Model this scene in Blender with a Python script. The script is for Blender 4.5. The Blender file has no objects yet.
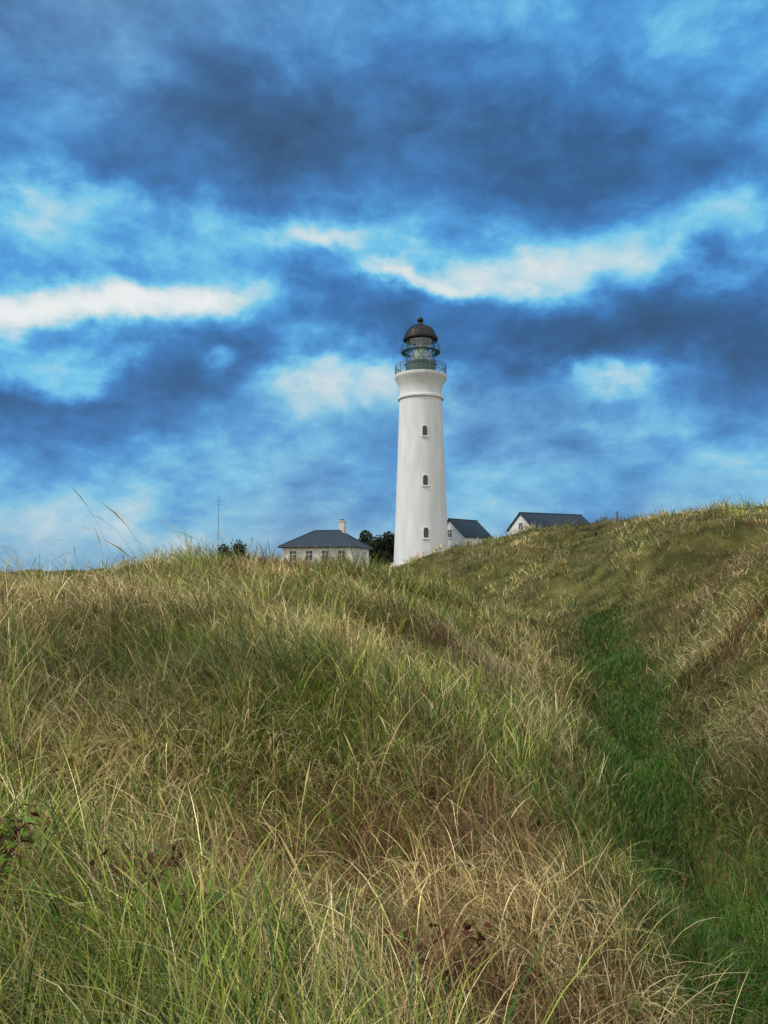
import bpy, math, numpy as np
from mathutils import Vector
rng=np.random.default_rng(7)
scene=bpy.context.scene
# ---------------------------------------------------------------- helpers
def lin(r,g,b):
    f=lambda c:((c/255)/12.92 if c/255<=.04045 else ((c/255+.055)/1.055)**2.4)
    return (f(r),f(g),f(b),1)
def smooth(a,b,x):
    t=np.clip((x-a)/(b-a),0,1); return t*t*(3-2*t)
G=np.random.default_rng(3).random((256,256))
def vn(x,y,s=0):
    x=np.asarray(x,float)+s*17.3; y=np.asarray(y,float)+s*9.7
    xi=np.floor(x).astype(int); yi=np.floor(y).astype(int); fx=x-xi; fy=y-yi
    fx=fx*fx*(3-2*fx); fy=fy*fy*(3-2*fy)
    g=lambda i,j:G[(i)%256,(j)%256]
    return (g(xi,yi)*(1-fx)+g(xi+1,yi)*fx)*(1-fy)+(g(xi,yi+1)*(1-fx)+g(xi+1,yi+1)*fx)*fy
def fbm(x,y,o=4,s=0):
    v=0;a=.5
    for k in range(o):
        v=v+a*vn(np.asarray(x)*2**k,np.asarray(y)*2**k,s+k*3); a*=.5
    return v/(1-.5**o)
def np_mesh(name,v,q,cols=None,mat=None,smoothsh=False,link=True):
    me=bpy.data.meshes.new(name)
    v=np.asarray(v,np.float32); q=np.asarray(q,np.int32)
    me.vertices.add(len(v)); me.vertices.foreach_set('co',v.ravel())
    k=q.shape[1]
    me.loops.add(q.size); me.loops.foreach_set('vertex_index',q.ravel())
    me.polygons.add(len(q)); me.polygons.foreach_set('loop_start',np.arange(0,q.size,k,dtype=np.int32))
    me.update(calc_edges=True)
    if cols is not None:
        a=me.color_attributes.new('col','FLOAT_COLOR','POINT')
        c=np.ones((len(v),4),np.float32); c[:,:3]=cols
        a.data.foreach_set('color',c.ravel())
    if smoothsh: me.polygons.foreach_set('use_smooth',np.ones(len(q),bool))
    ob=bpy.data.objects.new(name,me)
    scene.collection.objects.link(ob)
    if mat: me.materials.append(mat)
    return ob
class MB:
    def __init__(s): s.v=[];s.f=[];s.m=[]
    def add(s,vs,fs,m=0):
        o=len(s.v); s.v+= [tuple(p) for p in vs]; s.f+=[tuple(i+o for i in f) for f in fs]; s.m+=[m]*len(fs)
    def box(s,c,d,m=0):
        x,y,z=c; a,b,e=d[0]/2,d[1]/2,d[2]/2
        vs=[(x+i*a,y+j*b,z+k*e) for k in(-1,1) for j in(-1,1) for i in(-1,1)]
        s.add(vs,[(0,2,3,1),(4,5,7,6),(0,1,5,4),(2,6,7,3),(0,4,6,2),(1,3,7,5)],m)
    def rod(s,p,q,r,m=0,n=6,r2=None):
        p=Vector(p);q=Vector(q);d=(q-p).normalized(); r2=r if r2 is None else r2
        u=d.orthogonal().normalized(); w=d.cross(u)
        vs=[]
        for c,rr in((p,r),(q,r2)):
            for i in range(n):
                a=2*math.pi*i/n; vs.append(c+u*math.cos(a)*rr+w*math.sin(a)*rr)
        s.add(vs,[(i,(i+1)%n,n+(i+1)%n,n+i) for i in range(n)]+[tuple(range(n))[::-1],tuple(range(n,2*n))],m)
    def rev(s,prof,n=64,m=0):
        vs=[(r*math.cos(2*math.pi*i/n),r*math.sin(2*math.pi*i/n),z) for r,z in prof for i in range(n)]
        fs=[(k*n+i,k*n+(i+1)%n,(k+1)*n+(i+1)%n,(k+1)*n+i) for k in range(len(prof)-1) for i in range(n)]
        s.add(vs,fs,m)
    def ring(s,R,z,r,m=0,n=64,k=6):
        vs=[];
        for i in range(n):
            a=2*math.pi*i/n
            for j in range(k):
                b=2*math.pi*j/k; rr=R+r*math.cos(b); vs.append((rr*math.cos(a),rr*math.sin(a),z+r*math.sin(b)))
        fs=[(i*k+j,((i+1)%n)*k+j,((i+1)%n)*k+(j+1)%k,i*k+(j+1)%k) for i in range(n) for j in range(k)]
        s.add(vs,fs,m)
    def obj(s,name,mats,parent=None,smoothang=None):
        me=bpy.data.meshes.new(name); me.from_pydata(s.v,[],s.f); me.update()
        for m in mats: me.materials.append(m)
        me.polygons.foreach_set('material_index',s.m)
        if smoothang:
            me.polygons.foreach_set('use_smooth',[True]*len(s.f)); me.set_sharp_from_angle(angle=math.radians(smoothang))
        ob=bpy.data.objects.new(name,me); scene.collection.objects.link(ob)
        if parent: ob.parent=parent
        return ob
def empty(name,loc,rz=0):
    e=bpy.data.objects.new(name,None); e.location=loc; e.rotation_euler=(0,0,rz); scene.collection.objects.link(e); return e
def mat(name,c,rough=.7,metal=0,noise=None,bump=0,spec=.3):
    m=bpy.data.materials.new(name); m.use_nodes=True; nt=m.node_tree; b=nt.nodes['Principled BSDF']
    b.inputs['Roughness'].default_value=rough; b.inputs['Metallic'].default_value=metal
    b.inputs['Specular IOR Level'].default_value=spec
    b.inputs['Base Color'].default_value=(*c,1)
    if noise:
        sc,c2,stretch=noise
        tc=nt.nodes.new('ShaderNodeTexCoord'); mp=nt.nodes.new('ShaderNodeMapping'); mp.inputs['Scale'].default_value=stretch
        n=nt.nodes.new('ShaderNodeTexNoise'); n.inputs['Scale'].default_value=sc; n.inputs['Detail'].default_value=6
        r=nt.nodes.new('ShaderNodeValToRGB'); r.color_ramp.elements[0].position=.35; r.color_ramp.elements[1].position=.7
        r.color_ramp.elements[0].color=(*c,1); r.color_ramp.elements[1].color=(*c2,1)
        L=nt.links.new; L(tc.outputs['Object'],mp.inputs[0]); L(mp.outputs[0],n.inputs['Vector']); L(n.outputs[0],r.inputs[0]); L(r.outputs[0],b.inputs['Base Color'])
        if bump:
            bp=nt.nodes.new('ShaderNodeBump'); bp.inputs['Strength'].default_value=bump; bp.inputs['Distance'].default_value=.05
            L(n.outputs[0],bp.inputs['Height']); L(bp.outputs[0],b.inputs['Normal'])
    return m
# ---------------------------------------------------------------- terrain (eye level is z=0)
C=np.array([(0,0,-1.6),(-3,0,-1.4),(-6,0,-1.2),(3,0,-1.8),(6,0,-.6),(0,2.5,-1.6),(-1.6,3,-1.42),
(-4.7,9,-.36),(-2.6,5,-1.0),(-3.5,16.5,.25),(-1.2,18,-.15),(-1.7,10,-.5),(-1,6,-1.1),(-4.2,12,-.35),(-6.5,17,-.5),
(0,20,-.45),(0,12,-.7),(0,7,-1.2),(0,4,-1.5),(2.0,22,-.6),(1.1,12,-.95),(.5,7,-1.35),(2.8,17,-1.1),
(1.8,3.6,-2.3),(2.4,6,-2.65),(3.4,10.3,-2.8),(4.8,15.6,-2.75),(6.2,21,-2.4),(7.6,28,-1.4),
(.9,4,-1.7),(1.3,6,-1.7),(2.0,10.3,-1.35),
(3.0,3.6,-1.6),(3.6,6,-1.45),(4.9,10,-1.15),(7.0,15,-.6),(10.2,20,.45),(6,6,0),(8,10,.45),(12,15,1.3),(16,22,1.8),
(17,40,2.85),(14.5,42,2.95),(10.7,45,2.8),(6.2,48,1.8),(2.2,45,.4),(0,45,-.1),(15.6,30,2.1),(7.1,36,0),(9.9,30,.4),(12,28,1.0),
(-10,15,-.9),(-12,25,-1.5),(-5,28,-1.2),(0,30,-1.4),(-10,45,-2),(0,60,-1),(15,60,1.2),(30,40,2.2),(30,20,2.0),(30,60,1),
(-30,30,-2),(-30,0,-1.5),(0,-20,-2),(30,-20,-1),(-30,-20,-2),(0,80,-.5),(30,80,0),(-30,80,-1.5),(-10,8,-.8),(-60,50,-2),(60,50,1),(60,0,0),(-60,0,-2),(0,-60,-2)],float)
def phi(d2): return .5*d2*np.log(d2+1e-9)
P=C[:,:2]; n=len(P)
K=phi(((P[:,None]-P[None])**2).sum(-1))+np.eye(n)*.2
A=np.zeros((n+3,n+3)); A[:n,:n]=K; A[:n,n]=1; A[:n,n+1:]=P; A[n,:n]=1; A[n+1:,:n]=P.T
Wt=np.linalg.solve(A,np.r_[C[:,2],0,0,0])
def pathx(y): return .95+.25*y+.16*np.sin(y*.55)
def H(x,y):
    x=np.asarray(x,float).ravel(); y=np.asarray(y,float).ravel(); out=np.empty(len(x))
    for s in range(0,len(x),20000):
        a=x[s:s+20000]; b=y[s:s+20000]
        ra=np.hypot(a,b); k=np.minimum(1,95/np.maximum(ra,1)); aa=a*k; bb=b*k
        d2=(aa[:,None]-P[None,:,0])**2+(bb[:,None]-P[None,:,1])**2
        z=phi(d2)@Wt[:n]+Wt[n]+Wt[n+1]*aa+Wt[n+2]*bb
        w=smooth(56,85,ra); far=-5*smooth(150,300,ra)
        z=z*(1-w)+far*w
        pd=np.abs(a-pathx(b)); pm=smooth(.2,1.3,pd)
        near=smooth(1.5,4,ra)
        bump=(.68*(fbm(a/1.7,b/1.7,3,1)-.5)+.85*(fbm(a/3.8,b/3.8,2,8)-.5)*smooth(3,8,ra))*near+2.0*(fbm(a/5.5,b/5.5,2,5)-.5)*smooth(19,34,ra)
        z=z+bump*(.15+.85*pm)*(1-smooth(120,200,ra)*.5)-.22*np.exp(-(pd/.35)**2)*(1-smooth(20,26,ra))
        out[s:s+20000]=z
    return out
nr,na=330,480
rr=np.r_[0.02,np.geomspace(.4,6000,nr-1)]
th=np.linspace(0,2*np.pi,na,endpoint=False)
R,T=np.meshgrid(rr,th,indexing='ij'); X=(R*np.sin(T)).ravel(); Y=(R*np.cos(T)).ravel(); Z=H(X,Y)
i,j=np.meshgrid(np.arange(nr-1),np.arange(na),indexing='ij'); i=i.ravel(); j=j.ravel(); j2=(j+1)%na
q=np.stack([i*na+j,i*na+j2,(i+1)*na+j2,(i+1)*na+j],1)[:,::-1]
gm=mat('ground_soil_turf',(.045,.048,.014),.95,noise=(.9,(.14,.125,.04),(1,1,1)),bump=.5,spec=.1)
ground=np_mesh('ground',np.stack([X,Y,Z],1),q,mat=gm,smoothsh=True)
ys=np.linspace(1,27,160); ws=np.linspace(-1,1,9)
pv=[];
for y in ys:
    w=.18+.10*float(vn(y*.9,0,4)); 
    for s in ws: pv.append((pathx(y)+s*w,y))
pv=np.array(pv); pz=H(pv[:,0],pv[:,1])+.012-.05*np.abs(np.tile(ws,len(ys)))**4
pq=[(a*9+b,a*9+b+1,(a+1)*9+b+1,(a+1)*9+b) for a in range(len(ys)-1) for b in range(8)]
pm_=mat('path_soil',(.03,.035,.012),.95,noise=(5,(.09,.065,.04),(1,1,1)),bump=.8,spec=.1)
np_mesh('footpath',np.c_[pv,pz],pq,mat=pm_,smoothsh=True)
# ---------------------------------------------------------------- grass
def leafmat(name,trans=.28):
    m=bpy.data.materials.new(name); m.use_nodes=True; nt=m.node_tree; b=nt.nodes['Principled BSDF']; L=nt.links.new
    a=nt.nodes.new('ShaderNodeAttribute'); a.attribute_name='col'
    b.inputs['Roughness'].default_value=.5; b.inputs['Specular IOR Level'].default_value=.25
    t=nt.nodes.new('ShaderNodeBsdfTranslucent'); mx=nt.nodes.new('ShaderNodeMixShader'); mx.inputs[0].default_value=trans
    L(a.outputs['Color'],b.inputs['Base Color']); L(a.outputs['Color'],t.inputs['Color'])
    L(b.outputs[0],mx.inputs[1]); L(t.outputs[0],mx.inputs[2]); L(mx.outputs[0],nt.nodes['Material Output'].inputs[0]); return m
gmat=leafmat('grass_blade',.2)
VV=[];QQ=[];CC=[];voff=0
def blades(base,az,th0,kap,L,w,col,seg,tipcol=None,seed=False,rootcol=None,benda=.3):
    global voff
    N=len(az); 
    if N==0: return
    t=np.linspace(0,1,seg+1)
    tw=az+np.pi/2+rng.normal(0,.7,N); wd=np.stack([np.sin(tw),np.cos(tw),rng.normal(0,.15,N)],1)
    pos=np.empty((N,seg+1,3)); pos[:,0]=base
    bendaz=rng.normal(0,benda,N)
    for k in range(seg):
        th=th0+kap*((k+.5)/seg)**1.3; aa=az+bendaz*(k/seg)
        stp=(L/seg)[:,None]*np.stack([np.sin(th)*np.sin(aa),np.sin(th)*np.cos(aa),np.cos(th)],1)
        pos[:,k+1]=pos[:,k]+stp
    if seed: prof=np.where(t<.80,.45,np.interp(t,[.8,.88,1],[.6,2.4,.4]))
    else: prof=np.interp(t,[0,.25,.6,.85,1],[.7,1,.85,.5,.06])
    off=wd[:,None,:]*(w[:,None]*prof[None]/2)[...,None]
    v=np.stack([pos-off,pos+off],2).reshape(-1,3)
    c=np.repeat(col[:,None,:],seg+1,1)
    if tipcol is not None:
        m=smooth(.55,1,t)[None,:,None]; c=c*(1-m)+tipcol[:,None,:]*m
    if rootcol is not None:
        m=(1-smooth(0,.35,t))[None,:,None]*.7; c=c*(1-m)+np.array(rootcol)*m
    c=np.repeat(c.reshape(-1,3),2,0)
    b=(np.arange(N)*(seg+1)*2)[:,None]+np.arange(seg)[None]*2
    b=b.ravel()+voff
    VV.append(v.astype(np.float32)); CC.append(c.astype(np.float32)); QQ.append(np.stack([b,b+1,b+3,b+2],1).astype(np.int32)); voff+=len(v)
GREEN=np.array([.115,.205,.025]); DGREEN=np.array([.03,.075,.014]); YG=np.array([.27,.29,.045]); STRAW=np.array([.60,.46,.18]); PALE=np.array([.80,.69,.38]); BROWN=np.array([.18,.10,.045])
def gfrac(x,y):
    r=np.hypot(x,y); d=x-pathx(y)
    g=.44+.28*smooth(.3,-2,x)*(1-smooth(6,11,r))-.07*smooth(6,12,r)-.12*smooth(1.2,2.5,d)+.5*np.exp(-(d/.8)**2)
    g-=.22*np.exp(-((x-.5)/.7)**2-((y-3.6)/1.5)**2)
    g+=1.3*(fbm(x/1.6,y/1.6,3,11)-.5)
    return np.clip(g,.05,.97)
def brownf(x,y):
    d=x-pathx(y)
    return .18+.5*(fbm(x/1.2,y/1.2,2,31)>.57)+.25*np.exp(-((x-.4)/.8)**2-((y-3.5)/1.6)**2)+.28*smooth(1.0,2.2,d)*(1-smooth(22,32,y))
def wind(x,y):
    return np.radians(-105)+2.4*(fbm(x/2.2,y/2.2,2,21)-.5)*2
def pick_col(x,y,N):
    g=gfrac(x,y); u=rng.random(N); k=rng.random(N)[:,None]; d=x-pathx(y)
    dk=np.exp(-((d-.2)/1.2)**2)[:,None]
    gr=(GREEN*(1-k)+YG*k)*(1-.4*dk); gr=np.where((rng.random(N)<.28+.35*dk[:,0])[:,None],DGREEN,gr)
    st=STRAW*(1-k)+PALE*k; st=np.where((rng.random(N)<brownf(x,y))[:,None],BROWN*(.6+1.0*k),st)*(1-.25*dk)
    isg=(u<g)
    c=np.where(isg[:,None],gr,st)
    c=c*(.6+.7*rng.random(N))[:,None]
    patch=.72+.66*smooth(.33,.66,fbm(x/2.6,y/2.6,3,61))
    return c*patch[:,None],isg
def clumps(NC,rmin,rmax,per,seg,azr=38,Ls=(.34,.72),wbase=.006):
    r=np.exp(rng.uniform(np.log(rmin),np.log(rmax),NC)); a=np.radians(rng.uniform(-azr,azr,NC))
    cx=r*np.sin(a); cy=r*np.cos(a)
    keep=(np.abs(cx-pathx(cy))>(.34+.25*rng.random(NC)))|(cy>22)
    cx,cy,r=cx[keep],cy[keep],r[keep]; NC=len(cx)
    csize=.25+1.25*fbm(cx/1.3,cy/1.3,2,41)+rng.normal(0,.15,NC)
    d=cx-pathx(cy); csize*=.5+.5*smooth(.3,1.2,np.abs(d)); csize=np.clip(csize,.28,1.45)
    ctone=np.clip(rng.normal(1,.26,NC),.45,1.65); cwind=rng.normal(0,.7,NC)
    idx=np.repeat(np.arange(NC),per); N=len(idx)
    rs=np.sqrt(np.maximum(1,r/6))[idx]
    oa=rng.uniform(0,2*np.pi,N); orr=np.abs(rng.normal(0,.06,N))*rs
    x=cx[idx]+orr*np.sin(oa); y=cy[idx]+orr*np.cos(oa)
    wa=wind(cx,cy)[idx]+cwind[idx]; wm=rng.uniform(.3,1.2,N); om=rng.uniform(.1,.9,N)
    lx=np.sin(wa)*wm+np.sin(oa)*om+rng.normal(0,.2,N); ly=np.cos(wa)*wm+np.cos(oa)*om+rng.normal(0,.2,N)
    az=np.arctan2(lx,ly); mag=np.hypot(lx,ly)
    col,isg=pick_col(x,y,N); col*=ctone[idx][:,None]
    th0=mag*.44; kap=mag*1.35+np.where(isg,.25,1.0)*rng.random(N)+.15
    L=rng.uniform(Ls[0],Ls[1],N)*csize[idx]*np.where(isg,1,.95)
    w=wbase*np.maximum(1,r[idx]/6)**.8*rng.uniform(.45,1.2,N)*np.where(isg,1.05,.7)
    base=np.stack([x,y,H(x,y)-.01],1)
    tip=np.where((rng.random(N)<.4)[:,None],col*.5+STRAW*.5,col)
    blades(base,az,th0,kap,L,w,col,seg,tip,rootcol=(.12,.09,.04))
def filler(N,rmin,rmax,seg,azr=38,wbase=.004):
    r=np.exp(rng.uniform(np.log(rmin),np.log(rmax),N)); a=np.radians(rng.uniform(-azr,azr,N))
    x=r*np.sin(a); y=r*np.cos(a); keep=(np.abs(x-pathx(y))>.34)|(y>24); x,y,r=x[keep],y[keep],r[keep]; N=len(x)
    az=wind(x,y)+rng.normal(0,1.3,N); col,isg=pick_col(x,y,N); col=np.where((rng.random(N)<.25)[:,None],BROWN*1.1,col)
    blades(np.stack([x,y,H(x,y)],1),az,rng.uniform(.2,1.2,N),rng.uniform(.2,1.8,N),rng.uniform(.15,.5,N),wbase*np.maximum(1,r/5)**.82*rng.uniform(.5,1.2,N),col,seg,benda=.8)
clumps(3300,1.5,6,20,6,azr=43)
clumps(4200,5,16,20,5)
clumps(7000,14,64,15,3,azr=35)
filler(42000,1.4,6,5,azr=43); filler(44000,5,16,3); filler(50000,15,64,2,azr=35)
# short grass on the path and valley floor
N=75000; y=np.exp(rng.uniform(np.log(1.2),np.log(27),N)); off=rng.normal(0,.36,N); x=pathx(y)+off
k=(fbm(x*1.6,y*1.2,3,51)+.3*np.abs(off)+.015*y>.36); x,y=x[k],y[k]; N=len(x)
kk=rng.random(N)[:,None]; col=(DGREEN*1.2*kk+np.array([.10,.23,.022])*(1-kk))*((.5+.8*rng.random(N))*(.6+.9*fbm(x*1.1,y*.6,2,71)))[:,None]
col=np.where((rng.random(N)<.10)[:,None],STRAW*.5,col)
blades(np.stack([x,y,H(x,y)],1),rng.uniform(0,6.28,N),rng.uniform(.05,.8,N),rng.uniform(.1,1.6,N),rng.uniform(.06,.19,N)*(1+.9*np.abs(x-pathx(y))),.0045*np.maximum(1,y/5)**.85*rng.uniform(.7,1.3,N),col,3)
def stalks(x,y,Lr,w=.004,kr=(.3,1.4)):
    N=len(x); col=STRAW*(.5+.5*rng.random(N))[:,None]
    blades(np.stack([x,y,H(x,y)],1),wind(x,y)+rng.normal(0,.6,N),rng.uniform(.0,.4,N),rng.uniform(*kr,N),rng.uniform(*Lr,N),w*np.maximum(1,np.hypot(x,y)/5)**.8*np.ones(N),col,10,seed=True)
N=650; r=np.exp(rng.uniform(np.log(2.2),np.log(25),N)); a=np.radians(rng.uniform(-36,36,N)); x=r*np.sin(a); y=r*np.cos(a); k=np.abs(x-pathx(y))>1; stalks(x[k],y[k],(.5,.85))
N=75; r=rng.uniform(6.0,10,N); a=np.radians(rng.uniform(-33,-9,N)); stalks(r*np.sin(a),r*np.cos(a),(1.0,1.7),.0055,(.8,2.1))
V=np.concatenate(VV);Q=np.concatenate(QQ);Cc=np.concatenate(CC)
np_mesh('dune_grass',V,Q,Cc,gmat)
# ---------------------------------------------------------------- leafy things
def leafquads(cen,size,cols,up=.3):
    N=len(cen); nrm=rng.normal(0,1,(N,3)); nrm[:,2]+=up; nrm/=np.linalg.norm(nrm,axis=1)[:,None]
    t=rng.normal(0,1,(N,3)); u=np.cross(nrm,t); u/=np.linalg.norm(u,axis=1)[:,None]; w=np.cross(nrm,u)
    s=size[:,None]
    v=np.stack([cen-u*s,cen-w*s*.55+nrm*s*.12,cen+u*s,cen+w*s*.55+nrm*s*.12],1).reshape(-1,3)
    return v,np.arange(N*4).reshape(-1,4),np.repeat(cols,4,0)
def tree_mesh(name,trees,leaf,nleaf,cols,trunkcol=(.06,.045,.03),lo=.35,zs=.17):
    mb=MB(); lv=[];lc=[]
    for (x,y,z,h,cr) in trees:
        mb.rod((x,y,z-.1),(x+.02*h,y,z+h*.75),h*.03,0,7,h*.01)
        nb=9
        for b in range(nb):
            a=b*2.4+rng.random(); zz=rng.uniform(lo,.85)*h; rad=cr*rng.uniform(.35,.85)*(1-.5*max(0,zz/h-.6))
            e=(x+rad*math.cos(a),y+rad*math.sin(a),z+zz); mb.rod((x,y,z+zz*.6),e,h*.012,0,5,h*.004)
            m=int(nleaf/nb); g=rng.normal(0,1,(m,3)); g/=np.linalg.norm(g,axis=1)[:,None]
            g*=(rng.random(m)**.45)[:,None]*np.array([cr*.48,cr*.48,h*zs])*rng.uniform(.7,1.15)
            lv.append(np.array(e)+g); lc.append(cols[0]*(1-(t:=rng.random((m,1))))+cols[1]*t*rng.uniform(.7,1.3))
    cen=np.concatenate(lv); cc=np.concatenate(lc); v,q,c=leafquads(cen,leaf*rng.uniform(.6,1.3,len(cen)),cc)
    bv=np.array(mb.v); bq=np.array([f for f in mb.f if len(f)==4]); 
    V=np.r_[v,bv]; Qa=np.r_[q,bq+len(v)]; Ca=np.r_[c,np.tile(trunkcol,(len(bv),1))]
    return np_mesh(name,V,Qa,Ca,lm)
lm=leafmat('leaf',.2)
gz=lambda x,y: float(H([x],[y])[0])
dk=(np.array([.016,.03,.012]),np.array([.045,.065,.022]))
tree_mesh('tree_row',[(-8,121,0,6.2,2.6),(-4.8,119,0,7.0,2.8),(-2.2,121,0,7.2,2.7),(.3,120,0,7.2,2.5),(2.6,122,0,6.6,2.4),(-1,118,0,5.5,2.4)],.24,3600,dk,lo=.15,zs=.22)
def shrub(x,y,h,cr,nl,cols,leaf): return tree_mesh('dune_shrub',[(x,y,gz(x,y)-.05,h,cr)],leaf,nl,cols,lo=.05,zs=.32)
shrub(-3.3,16.2,.6,.42,1800,dk,.03)
def bramble(x,y,h,cr,nl,red):
    mb=MB(); z=gz(x,y); cen=[]
    for s in range(9):
        a=rng.uniform(0,6.28); p=Vector((x,y,z))
        for k in range(5):
            q_=p+Vector((math.cos(a)*cr/5,math.sin(a)*cr/5,h/5*(1.7-.45*k))); mb.rod(p,q_,.003,0,5,.002)
            for l in range(max(1,nl//45)): cen.append(q_+Vector(rng.normal(0,.03,3)))
            p=q_; a+=rng.normal(0,.4)
    cen=np.array(cen); m=len(cen); cols=np.where((rng.random(m)<red)[:,None],np.array([.09,.022,.014]),np.array([.12,.21,.025]))*(.6+.8*rng.random((m,1)))
    v,q,c=leafquads(cen,rng.uniform(.014,.028,m),cols,1.2)
    bv=np.array(mb.v); bq=np.array([f for f in mb.f if len(f)==4])
    np_mesh('bramble_plant',np.r_[v,bv],np.r_[q,bq+len(v)],np.r_[c,np.tile((.1,.03,.02),(len(bv),1))],lm)
bramble(-1.55,2.95,.62,.25,140,.3); bramble(-1.48,2.75,.55,.22,90,.1); bramble(-.98,3.1,.38,.15,45,.7); bramble(.22,2.85,.32,.2,90,.8); bramble(-.7,2.7,.34,.15,45,.1)
# ---------------------------------------------------------------- lighthouse
white=mat('white_painted_render',(.70,.72,.725),.75,noise=(1.2,(.59,.61,.615),(1,1,.18)),bump=.05)
whiteb=mat('white_trim',(.74,.75,.75),.6)
dark=mat('dome_metal_dark',(.014,.014,.016),.45,.1,noise=(2,(.026,.024,.025),(1,1,1)))
green=mat('lantern_green_paint',(.06,.11,.10),.45,.1)
railm=mat('rail_grey_paint',(.12,.15,.16),.5,.3)
pane=mat('window_pane',(.012,.016,.02),.12,spec=.6)
brown=mat('window_frame_brown',(.14,.09,.06),.6)
lens=mat('fresnel_lens_glass',(.30,.46,.42),.15,spec=.8)
def glass():
    m=bpy.data.materials.new('lantern_glass'); m.use_nodes=True; nt=m.node_tree; L=nt.links.new
    tr=nt.nodes.new('ShaderNodeBsdfTransparent'); tr.inputs[0].default_value=(.90,.97,.95,1); gl=nt.nodes.new('ShaderNodeBsdfGlossy'); gl.inputs['Roughness'].default_value=.03
    mx=nt.nodes.new('ShaderNodeMixShader'); mx.inputs[0].default_value=.12
    L(tr.outputs[0],mx.inputs[1]); L(gl.outputs[0],mx.inputs[2]); L(mx.outputs[0],nt.nodes['Material Output'].inputs[0]); return m
glassm=glass()
LX,LY=5.3,105; LZ=-.3
lh=empty('lighthouse',(LX,LY,LZ))
def rad(z): return 3.95+(3.05-3.95)*min(1,max(0,(z-1.8)/24.2))**.92
b=MB()
b.rev([(4.45,-1),(4.45,1.5),(4.38,1.62),(4.12,1.9),(rad(1.9),2.1)]+[(rad(z),z) for z in np.linspace(3,25.3,12)],72)
b.rev([(rad(25.3),25.3),(rad(25.3)+.22,25.42),(rad(25.3)+.25,25.62),(rad(25.3)+.2,25.78),(3.05,25.9),(3.05,27.0),(3.12,27.15),(3.2,27.6),(3.45,27.95),(3.5,28.15),(3.72,28.45),(3.78,28.6),(3.78,28.95),(0.5,28.97)],72)
for i in range(28):
    a=2*math.pi*i/28; c,s=math.cos(a),math.sin(a)
    b.rod((3.2*c,3.2*s,27.75),(3.62*c,3.62*s,28.38),.11,0,4)
b.obj('tower',[white],lh,35)
b=MB()
for zr in(29.45,29.95,30.4): b.ring(3.66,zr,.035 if zr<30.3 else .05)
for i in range(40):
    a=2*math.pi*i/40; b.rod((3.66*math.cos(a),3.66*math.sin(a),28.9),(3.66*math.cos(a),3.66*math.sin(a),30.42),.035 if i%4 else .06,0,5)
b.obj('gallery_railing',[railm],lh)
b=MB(); b.rev([(2.2,28.95),(2.2,30.5),(2.32,30.6),(2.32,30.75),(2.1,30.76)],40,0)
b.obj('lantern_base',[green],lh,35)
b=MB(); b.rev([(2.12,30.76),(2.12,34.3)],16,0); b.obj('lantern_glazing',[glassm],lh)
b=MB()
nb=10
for i in range(nb):
    a0=2*math.pi*i/nb
    for (za,zb) in((30.76,32.5),(32.5,34.3)):
        for sgn in(1,-1):
            a1=a0+sgn*2*math.pi/nb
            b.rod((2.16*math.cos(a0),2.16*math.sin(a0),za),(2.16*math.cos(a1),2.16*math.sin(a1),zb),.04,0,5)
b.ring(2.18,32.5,.07); 
b.rev([(2.2,32.42),(2.85,32.42),(2.85,32.50),(2.2,32.50)],32)
b.ring(2.82,33.3,.035); b.ring(2.82,32.9,.02)
for i in range(14):
    a=2*math.pi*i/14; b.rod((2.82*math.cos(a),2.82*math.sin(a),32.45),(2.82*math.cos(a),2.82*math.sin(a),33.3),.025,0,5)
    if i%2==0: b.rod((2.2*math.cos(a),2.2*math.sin(a),31.7),(2.8*math.cos(a),2.8*math.sin(a),32.42),.03,0,5)
b.obj('lantern_astragals',[green],lh)
b=MB(); b.rev([(.3,29.5),(.5,30.6),(.8,31),(1.0,31.6),(1.05,32.4),(1.0,33.1),(.75,33.6),(.35,34.0),(.02,34.1)],24); b.obj('fresnel_lens',[lens],lh,35)
b=MB(); b.rev([(2.1,34.2),(2.5,34.22),(2.55,34.4),(2.5,34.6),(2.32,34.75),(2.2,35.15),(1.95,35.6),(1.5,36.05),(.95,36.38),(.42,36.55),(.36,36.85),(.22,36.95),(.2,37.05)],48)
b.rev([(.12,36.95)]+[(.47*math.sin(t),37.3-.42*math.cos(t)) for t in np.linspace(.3,3.0,9)]+[(.05,37.75),(.03,38.3),(0.001,38.35)],16)
for i in range(16):
    a=2*math.pi*i/16; pr=[(2.34,34.75),(2.22,35.15),(1.97,35.6),(1.52,36.07),(.97,36.4),(.44,36.58)]
    for (r1,z1),(r2,z2) in zip(pr,pr[1:]): b.rod((r1*math.cos(a),r1*math.sin(a),z1),(r2*math.cos(a),r2*math.sin(a),z2),.045,0,5)
b.obj('dome_roof',[dark],lh,35)
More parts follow.
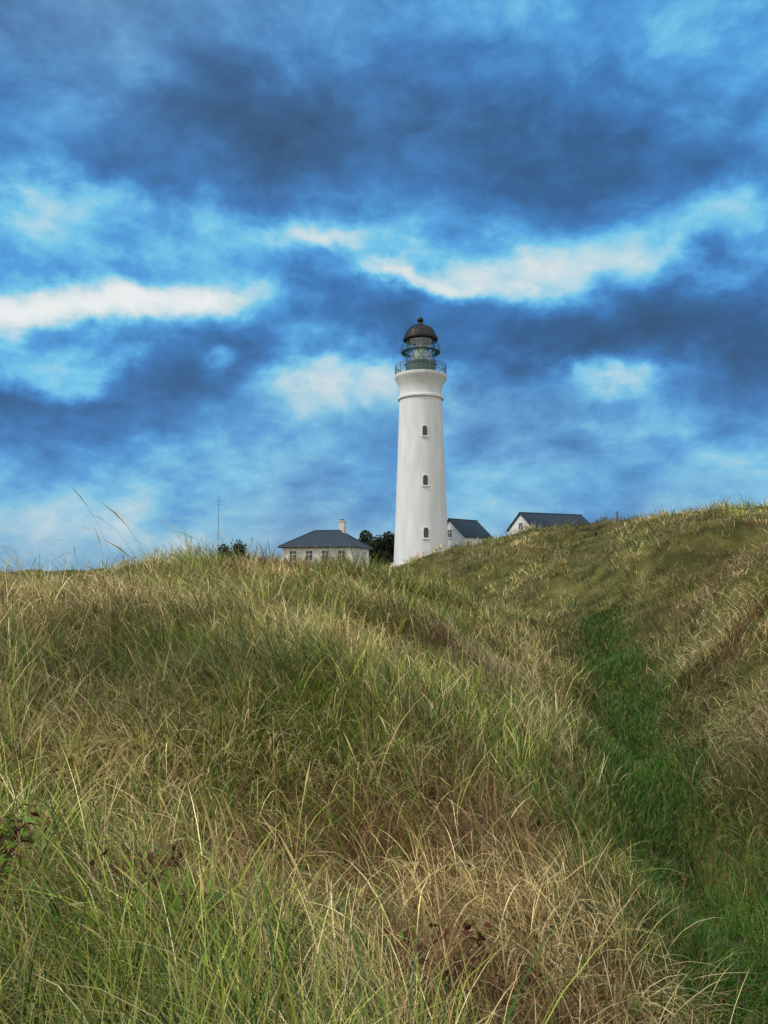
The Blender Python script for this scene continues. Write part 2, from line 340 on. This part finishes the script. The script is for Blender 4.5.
def lhwin(z,az,w=.66,h=1.4):
    e=empty('window',(0,0,0)); e.parent=lh
    f=MB()
    y0=-(rad(z)+.03); 
    def arch(hw,hh,y,m,base):
        pts=[(-hw,base),(hw,base)]+[(hw*math.cos(t),hh-hw+hw*math.sin(t)) for t in np.linspace(0,math.pi,9)]
        n_=len(pts); vs=[(p[0],y,z+p[1]) for p in pts]+[(p[0],y+.5,z+p[1]) for p in pts]
        f.add(vs,[tuple(range(n_))]+[(i_,i_+n_,(i_+1)%n_+n_,(i_+1)%n_) for i_ in range(n_)],m)
    arch(w/2+.14,h+.14,y0,0,-.12); arch(w/2,h,y0-.02,1,0)
    f.box((0,y0-.035,z+h*.45),(.05,.03,h*.9),2); f.box((0,y0-.037,z+h*.6),(w*.96,.03,.05),2)
    f.box((0,y0-.06,z-.16),(w+.4,.16,.09),0)
    f.obj('window_unit',[whiteb,pane,brown],e); e.rotation_euler=(0,0,az)
for z in(19.7,12.7,5.4): lhwin(z,math.radians(7))
for z in(16,9): lhwin(z,math.radians(187))
d=MB(); d.box((0,-4.5,1.2),(1.3,.14,2.4),0); d.box((0,-4.56,1.15),(1.05,.1,2.2),1); o=d.obj('door',[whiteb,green],lh); o.rotation_euler=(0,0,math.radians(60))
# ---------------------------------------------------------------- houses
def roofmat():
    m=mat('slate_roof',(.022,.036,.048),.55,noise=(3,(.04,.058,.072),(1,1,1)),spec=.3); nt=m.node_tree; L=nt.links.new
    tc=nt.nodes.new('ShaderNodeTexCoord'); w=nt.nodes.new('ShaderNodeTexWave'); w.bands_direction='Z'; w.inputs['Scale'].default_value=2.2; w.inputs['Distortion'].default_value=.3
    bp=nt.nodes.new('ShaderNodeBump'); bp.inputs['Strength'].default_value=.6; bp.inputs['Distance'].default_value=.05
    L(tc.outputs['Object'],w.inputs['Vector']); L(w.outputs['Fac'],bp.inputs['Height']); L(bp.outputs[0],nt.nodes['Principled BSDF'].inputs['Normal']); return m
roofm=roofmat(); gutter=mat('gutter_dark',(.05,.055,.06),.5); chim=mat('chimney_render',(.62,.60,.55),.85,noise=(3,(.5,.47,.42),(1,1,1)))
def slab(mb,pts,t,m):
    n_=len(pts); a=Vector(pts[0]);nn=(Vector(pts[1])-a).cross(Vector(pts[2])-a).normalized()
    lo=[Vector(p)-nn*t for p in pts]; mb.add(list(pts)+lo,[tuple(range(n_)),tuple(range(2*n_-1,n_-1,-1))]+[(i_,i_+n_,(i_+1)%n_+n_,(i_+1)%n_) for i_ in range(n_)],m)
def win(mb,x,y,z,w,h,axis='y',s=-1):
    if axis=='y':
        mb.box((x,y+s*.03,z),(w+.2,.06,h+.2),0); mb.box((x,y+s*.05,z),(w,.06,h),1); mb.box((x,y+s*.075,z),(.06,.05,h),0); mb.box((x,y+s*.072,z+h*.15),(w,.05,.05),0); mb.box((x,y+s*.1,z-h/2-.14),(w+.3,.18,.07),0)
    else:
        mb.box((x+s*.03,y,z),(.06,w+.2,h+.2),0); mb.box((x+s*.05,y,z),(.06,w,h),1); mb.box((x+s*.075,y,z),(.05,.06,h),0); mb.box((x+s*.072,y,z+h*.15),(.05,w,.05),0); mb.box((x+s*.1,y,z-h/2-.14),(.18,w+.3,.07),0)
def hiphouse(name,x,y,z,rot,L,W,ev,rd,rl):
    e=empty(name,(x,y,z),rot); a=L/2;c=W/2
    w=MB(); w.box((0,0,ev/2-.5),(L,W,ev+1),0); w.obj('walls',[whiteb],e)
    r=MB(); o=.45; A,B=a+o,c+o
    p=[(-A,-B,ev-.1),(A,-B,ev-.1),(A,B,ev-.1),(-A,B,ev-.1),(-rl/2,0,rd),(rl/2,0,rd)]
    r.add(p+[(q_[0],q_[1],ev-.25) for q_ in p[:4]],[(0,1,5,4),(1,2,5),(2,3,4,5),(3,0,4),(6,7,1,0),(7,8,2,1),(8,9,3,2),(9,6,0,3),(9,8,7,6)],0)
    for s,t in((4,5),(0,4),(3,4),(1,5),(2,5)): r.rod(p[s],p[t],.09,0,6)
    r.obj('roof',[roofm],e)
    g=MB(); 
    for yy in(-B-.07,B+.07): g.rod((-A,yy,ev-.15),(A,yy,ev-.15),.07)
    g.obj('gutters',[gutter],e)
    k=MB()
    for xx in np.linspace(-a+1.4,a-1.4,4): win(k,xx,-c,ev-1.25,.85,1.2); win(k,xx,c,ev-1.25,.85,1.2,'y',1)
    for yy in(-1.8,1.8): win(k,a,yy,ev-1.25,.85,1.2,'x',1); win(k,-a,yy,ev-1.25,.85,1.2,'x',-1)
    k.obj('windows',[whiteb,pane],e); return e
hh=hiphouse('white_hipped_house',-7.4,96,0,math.radians(-14),9.2,7.6,3.65,5.75,3.4)
b=MB(); b.box((1.9,.5,5.9),(.75,.75,2.0),0); b.box((1.9,.5,6.95),(.9,.9,.14),0); b.rod((1.75,.5,7),(1.75,.5,7.25),.12,1); b.rod((2.05,.5,7),(2.05,.5,7.25),.12,1); b.obj('chimney',[chim,gutter],hh)
def gable(name,x,y,z,rot,L,W,ev,rd):
    e=empty(name,(x,y,z),rot); a=L/2;c=W/2
    w=MB(); v=[(-a,-c,-1),(a,-c,-1),(a,c,-1),(-a,c,-1),(-a,-c,ev),(a,-c,ev),(a,c,ev),(-a,c,ev),(-a,0,rd),(a,0,rd)]
    w.add(v,[(0,1,5,4),(2,3,7,6),(1,2,6,9,5),(3,0,4,8,7)],0); w.obj('walls',[whiteb],e)
    r=MB(); o=.35; sl=(rd-ev)/c; A=a+.3
    slab(r,[(-A,-c-o,ev-o*sl+.12),(A,-c-o,ev-o*sl+.12),(A,0,rd+.12),(-A,0,rd+.12)],.12,0)
    slab(r,[(A,c+o,ev-o*sl+.12),(-A,c+o,ev-o*sl+.12),(-A,0,rd+.118),(A,0,rd+.118)],.12,0)
    r.rod((-A,0,rd+.13),(A,0,rd+.13),.1); r.obj('roof',[roofm],e)
    g=MB()
    for s in(-1,1):
        g.rod((-A,s*(c+o+.06),ev-o*sl),(A,s*(c+o+.06),ev-o*sl),.07)
    g.obj('gutters',[gutter],e)
    k=MB(); win(k,-a,0,ev+.3,.9,1.1,'x',-1); win(k,-a,-c*.5,ev-2,.9,1.2,'x',-1); win(k,-a,c*.5,ev-2,.9,1.2,'x',-1); win(k,a,0,ev+.3,.9,1.1,'x',1)
    for xx in np.linspace(-a+1.2,a-1.2,max(2,int(L/2.6))): win(k,xx,-c,ev-1.5,1,1.2)
    k.obj('windows',[whiteb,pane],e)
    return e
gable('white_gabled_house',12.1,113,0,math.radians(42),6.0,5.6,5.9,8.3)
gable('white_gabled_house',27.2,120,0,math.radians(24),11.8,6.8,7.4,9.8)
b=MB(); b.rod((0,0,-1),(0,0,9.6),.06,0,6,.025); b.rod((-.35,0,9.0),(.35,0,9.0),.02); b.rod((-.2,0,8.6),(.2,0,8.6),.02); o=b.obj('radio_mast',[railm]); o.location=(-20.2,90,0)
wood=mat('weathered_wood',(.10,.08,.06),.9)
b=MB(); b.rod((0,0,-1),(0,0,6.75),.09,0,7,.07); b.rod((0,0,6.75),(0,0,6.95),.11,0,7,.03); o=b.obj('wooden_post',[wood]); o.location=(25.3,80,0)
# ---------------------------------------------------------------- world: cloudy sky
w=bpy.data.worlds.new('World'); scene.world=w; w.use_nodes=True; nt=w.node_tree; nt.nodes.clear(); L=nt.links.new
def nd(t,**k):
    x=nt.nodes.new(t)
    for a,v in k.items(): setattr(x,a,v)
    return x
def setin(s,v):
    if isinstance(v,bpy.types.NodeSocket): L(v,s)
    else: s.default_value=v
def mth(op,a,b=0,c=None,clamp=False):
    x=nd('ShaderNodeMath',operation=op,use_clamp=clamp); setin(x.inputs[0],a); setin(x.inputs[1],b)
    if c is not None: setin(x.inputs[2],c)
    return x.outputs[0]
def vm(op,a,b=(0,0,0),c=None):
    x=nd('ShaderNodeVectorMath',operation=op); setin(x.inputs[0],a); setin(x.inputs[1],b)
    if c is not None: setin(x.inputs[2],c)
    return x.outputs['Value'] if op in('DOT_PRODUCT','LENGTH') else x.outputs[0]
tc=nd('ShaderNodeTexCoord'); D=tc.outputs['Generated']
sp=nd('ShaderNodeSeparateXYZ'); L(D,sp.inputs[0]); ym=mth('MAXIMUM',sp.outputs[1],.25)
cb=nd('ShaderNodeCombineXYZ'); L(mth('DIVIDE',sp.outputs[0],ym),cb.inputs[0]); L(mth('DIVIDE',sp.outputs[2],ym),cb.inputs[1])
PP=cb.outputs[0]
def noise(vec,scale,detail=6,rough=.55,dist=0):
    x=nd('ShaderNodeTexNoise'); L(vec,x.inputs['Vector']); x.inputs['Scale'].default_value=scale; x.inputs['Detail'].default_value=detail; x.inputs['Roughness'].default_value=rough; x.inputs['Distortion'].default_value=dist; return x
Ds=vm('MULTIPLY',D,(1,1,1.7))
w1=noise(vm('MULTIPLY',D,(1,1,1.3)),5.0,8,.56)
warp=vm('MULTIPLY',vm('SUBTRACT',w1.outputs['Color'],(.5,.5,.5)),(.40,.24,0))
PW=vm('ADD',PP,warp)
def field(blobs,base):
    acc=base
    for (cx,cz,sx,sz,am) in blobs:
        d_=vm('MULTIPLY',vm('SUBTRACT',PW,(cx,cz,0)),(1/sx,1/sz,0))
        e_=mth('EXPONENT',mth('MULTIPLY',vm('DOT_PRODUCT',d_,d_),-1))
        acc=mth('MULTIPLY_ADD',e_,am,acc)
    return acc
bl=[(-.08,.61,.38,.09,-.28),(.24,.62,.16,.10,-.10),(.42,.335,.24,.060,-.34),(-.27,.27,.16,.06,-.28),(-.10,.375,.09,.035,-.2),(.10,.33,.16,.05,-.14),(-.5,.22,.15,.03,-.12),
(-.40,.378,.21,.036,.66),(-.54,.345,.12,.035,.25),(-.075,.46,.10,.030,.34),(-.45,.50,.16,.045,.28),(-.2,.47,.4,.05,.12),(.46,.47,.22,.05,.34),(.08,.398,.11,.020,.46),(.22,.435,.14,.03,.30),
(-.03,.26,.14,.045,.44),(.30,.27,.09,.02,.30),(.26,.20,.26,.04,.16),(-.46,.28,.12,.033,.40),(-.26,.275,.04,.018,.36),(0,.02,1.2,.10,.20),(-.44,.09,.24,.05,.22),(.42,.82,.32,.16,.07),(.1,.14,.5,.04,.10)]
f=field(bl,.39)
n1=noise(Ds,5.5,12,.56,.25); n2=noise(Ds,15,8,.6,.3)
f=mth('ADD',f,mth('MULTIPLY',mth('SUBTRACT',n1.outputs[0],.5),.85)); f=mth('ADD',f,mth('MULTIPLY',mth('SUBTRACT',n2.outputs[0],.5),.38))
def ramp(fac,st):
    r=nd('ShaderNodeValToRGB'); cr=r.color_ramp; L(fac,r.inputs[0]); cr.elements[0].position=st[0][0]; cr.elements[0].color=st[0][1]; cr.elements[1].position=st[-1][0]; cr.elements[1].color=st[-1][1]
    for p,c in st[1:-1]: e=cr.elements.new(p); e.color=c
    return r.outputs[0]
blue=ramp(f,[(0,lin(50,84,124)),(.18,lin(54,101,153)),(.34,lin(64,126,192)),(.48,lin(84,164,226)),(.60,lin(118,202,238)),(.70,lin(170,216,234)),(.82,lin(212,228,232)),(1,lin(238,242,242))])
grey=ramp(f,[(0,lin(68,93,120)),(.2,lin(80,112,144)),(.4,lin(102,142,180)),(.6,lin(145,178,204)),(.8,lin(190,206,218)),(1,lin(228,234,236))])
gf=field([(-.45,.82,.4,.16,.6),(-.1,.62,.35,.08,.2),(0,0,1.5,.13,.75),(.1,.22,.3,.06,.35)],.05)
def mixc(fac,a,b_):
    x=nd('ShaderNodeMix',data_type='RGBA'); setin(x.inputs[0],fac); setin(x.inputs[6],a); setin(x.inputs[7],b_); return x.outputs[2]
cloud=mixc(mth('MULTIPLY',gf,1.0,clamp=True),blue,grey)
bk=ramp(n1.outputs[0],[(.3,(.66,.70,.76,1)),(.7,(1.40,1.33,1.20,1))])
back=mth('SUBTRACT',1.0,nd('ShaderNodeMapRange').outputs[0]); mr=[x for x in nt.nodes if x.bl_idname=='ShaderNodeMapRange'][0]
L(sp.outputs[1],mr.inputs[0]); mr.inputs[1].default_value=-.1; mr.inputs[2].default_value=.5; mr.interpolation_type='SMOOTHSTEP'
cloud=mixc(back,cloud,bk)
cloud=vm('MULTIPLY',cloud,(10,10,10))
sunv=Vector((-.66,-.30,.78)).normalized()
sky=nd('ShaderNodeTexSky',sky_type='NISHITA'); sky.sun_disc=False; sky.sun_elevation=math.asin(sunv.z); sky.sun_rotation=math.atan2(sunv.x,sunv.y)
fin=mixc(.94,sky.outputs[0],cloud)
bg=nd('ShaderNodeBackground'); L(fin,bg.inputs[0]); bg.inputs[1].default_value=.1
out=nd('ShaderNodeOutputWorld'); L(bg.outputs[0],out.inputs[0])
sl=bpy.data.lights.new('sun','SUN'); sl.energy=2.4; sl.angle=math.radians(10); sl.color=(1,.95,.86)
so=bpy.data.objects.new('sun',sl); so.rotation_euler=(-sunv).to_track_quat('-Z','Y').to_euler(); so.location=(0,0,50); scene.collection.objects.link(so)
# ---------------------------------------------------------------- camera
cam=bpy.data.cameras.new('camera'); cam.sensor_fit='VERTICAL'; cam.sensor_height=36; cam.lens=26; cam.clip_start=.05; cam.clip_end=20000
co=bpy.data.objects.new('camera',cam); co.location=(0,0,0); co.rotation_euler=(math.radians(90+4.87),0,0); scene.collection.objects.link(co); scene.camera=co
scene.view_settings.view_transform='Standard'; scene.view_settings.look='None'; scene.view_settings.exposure=0
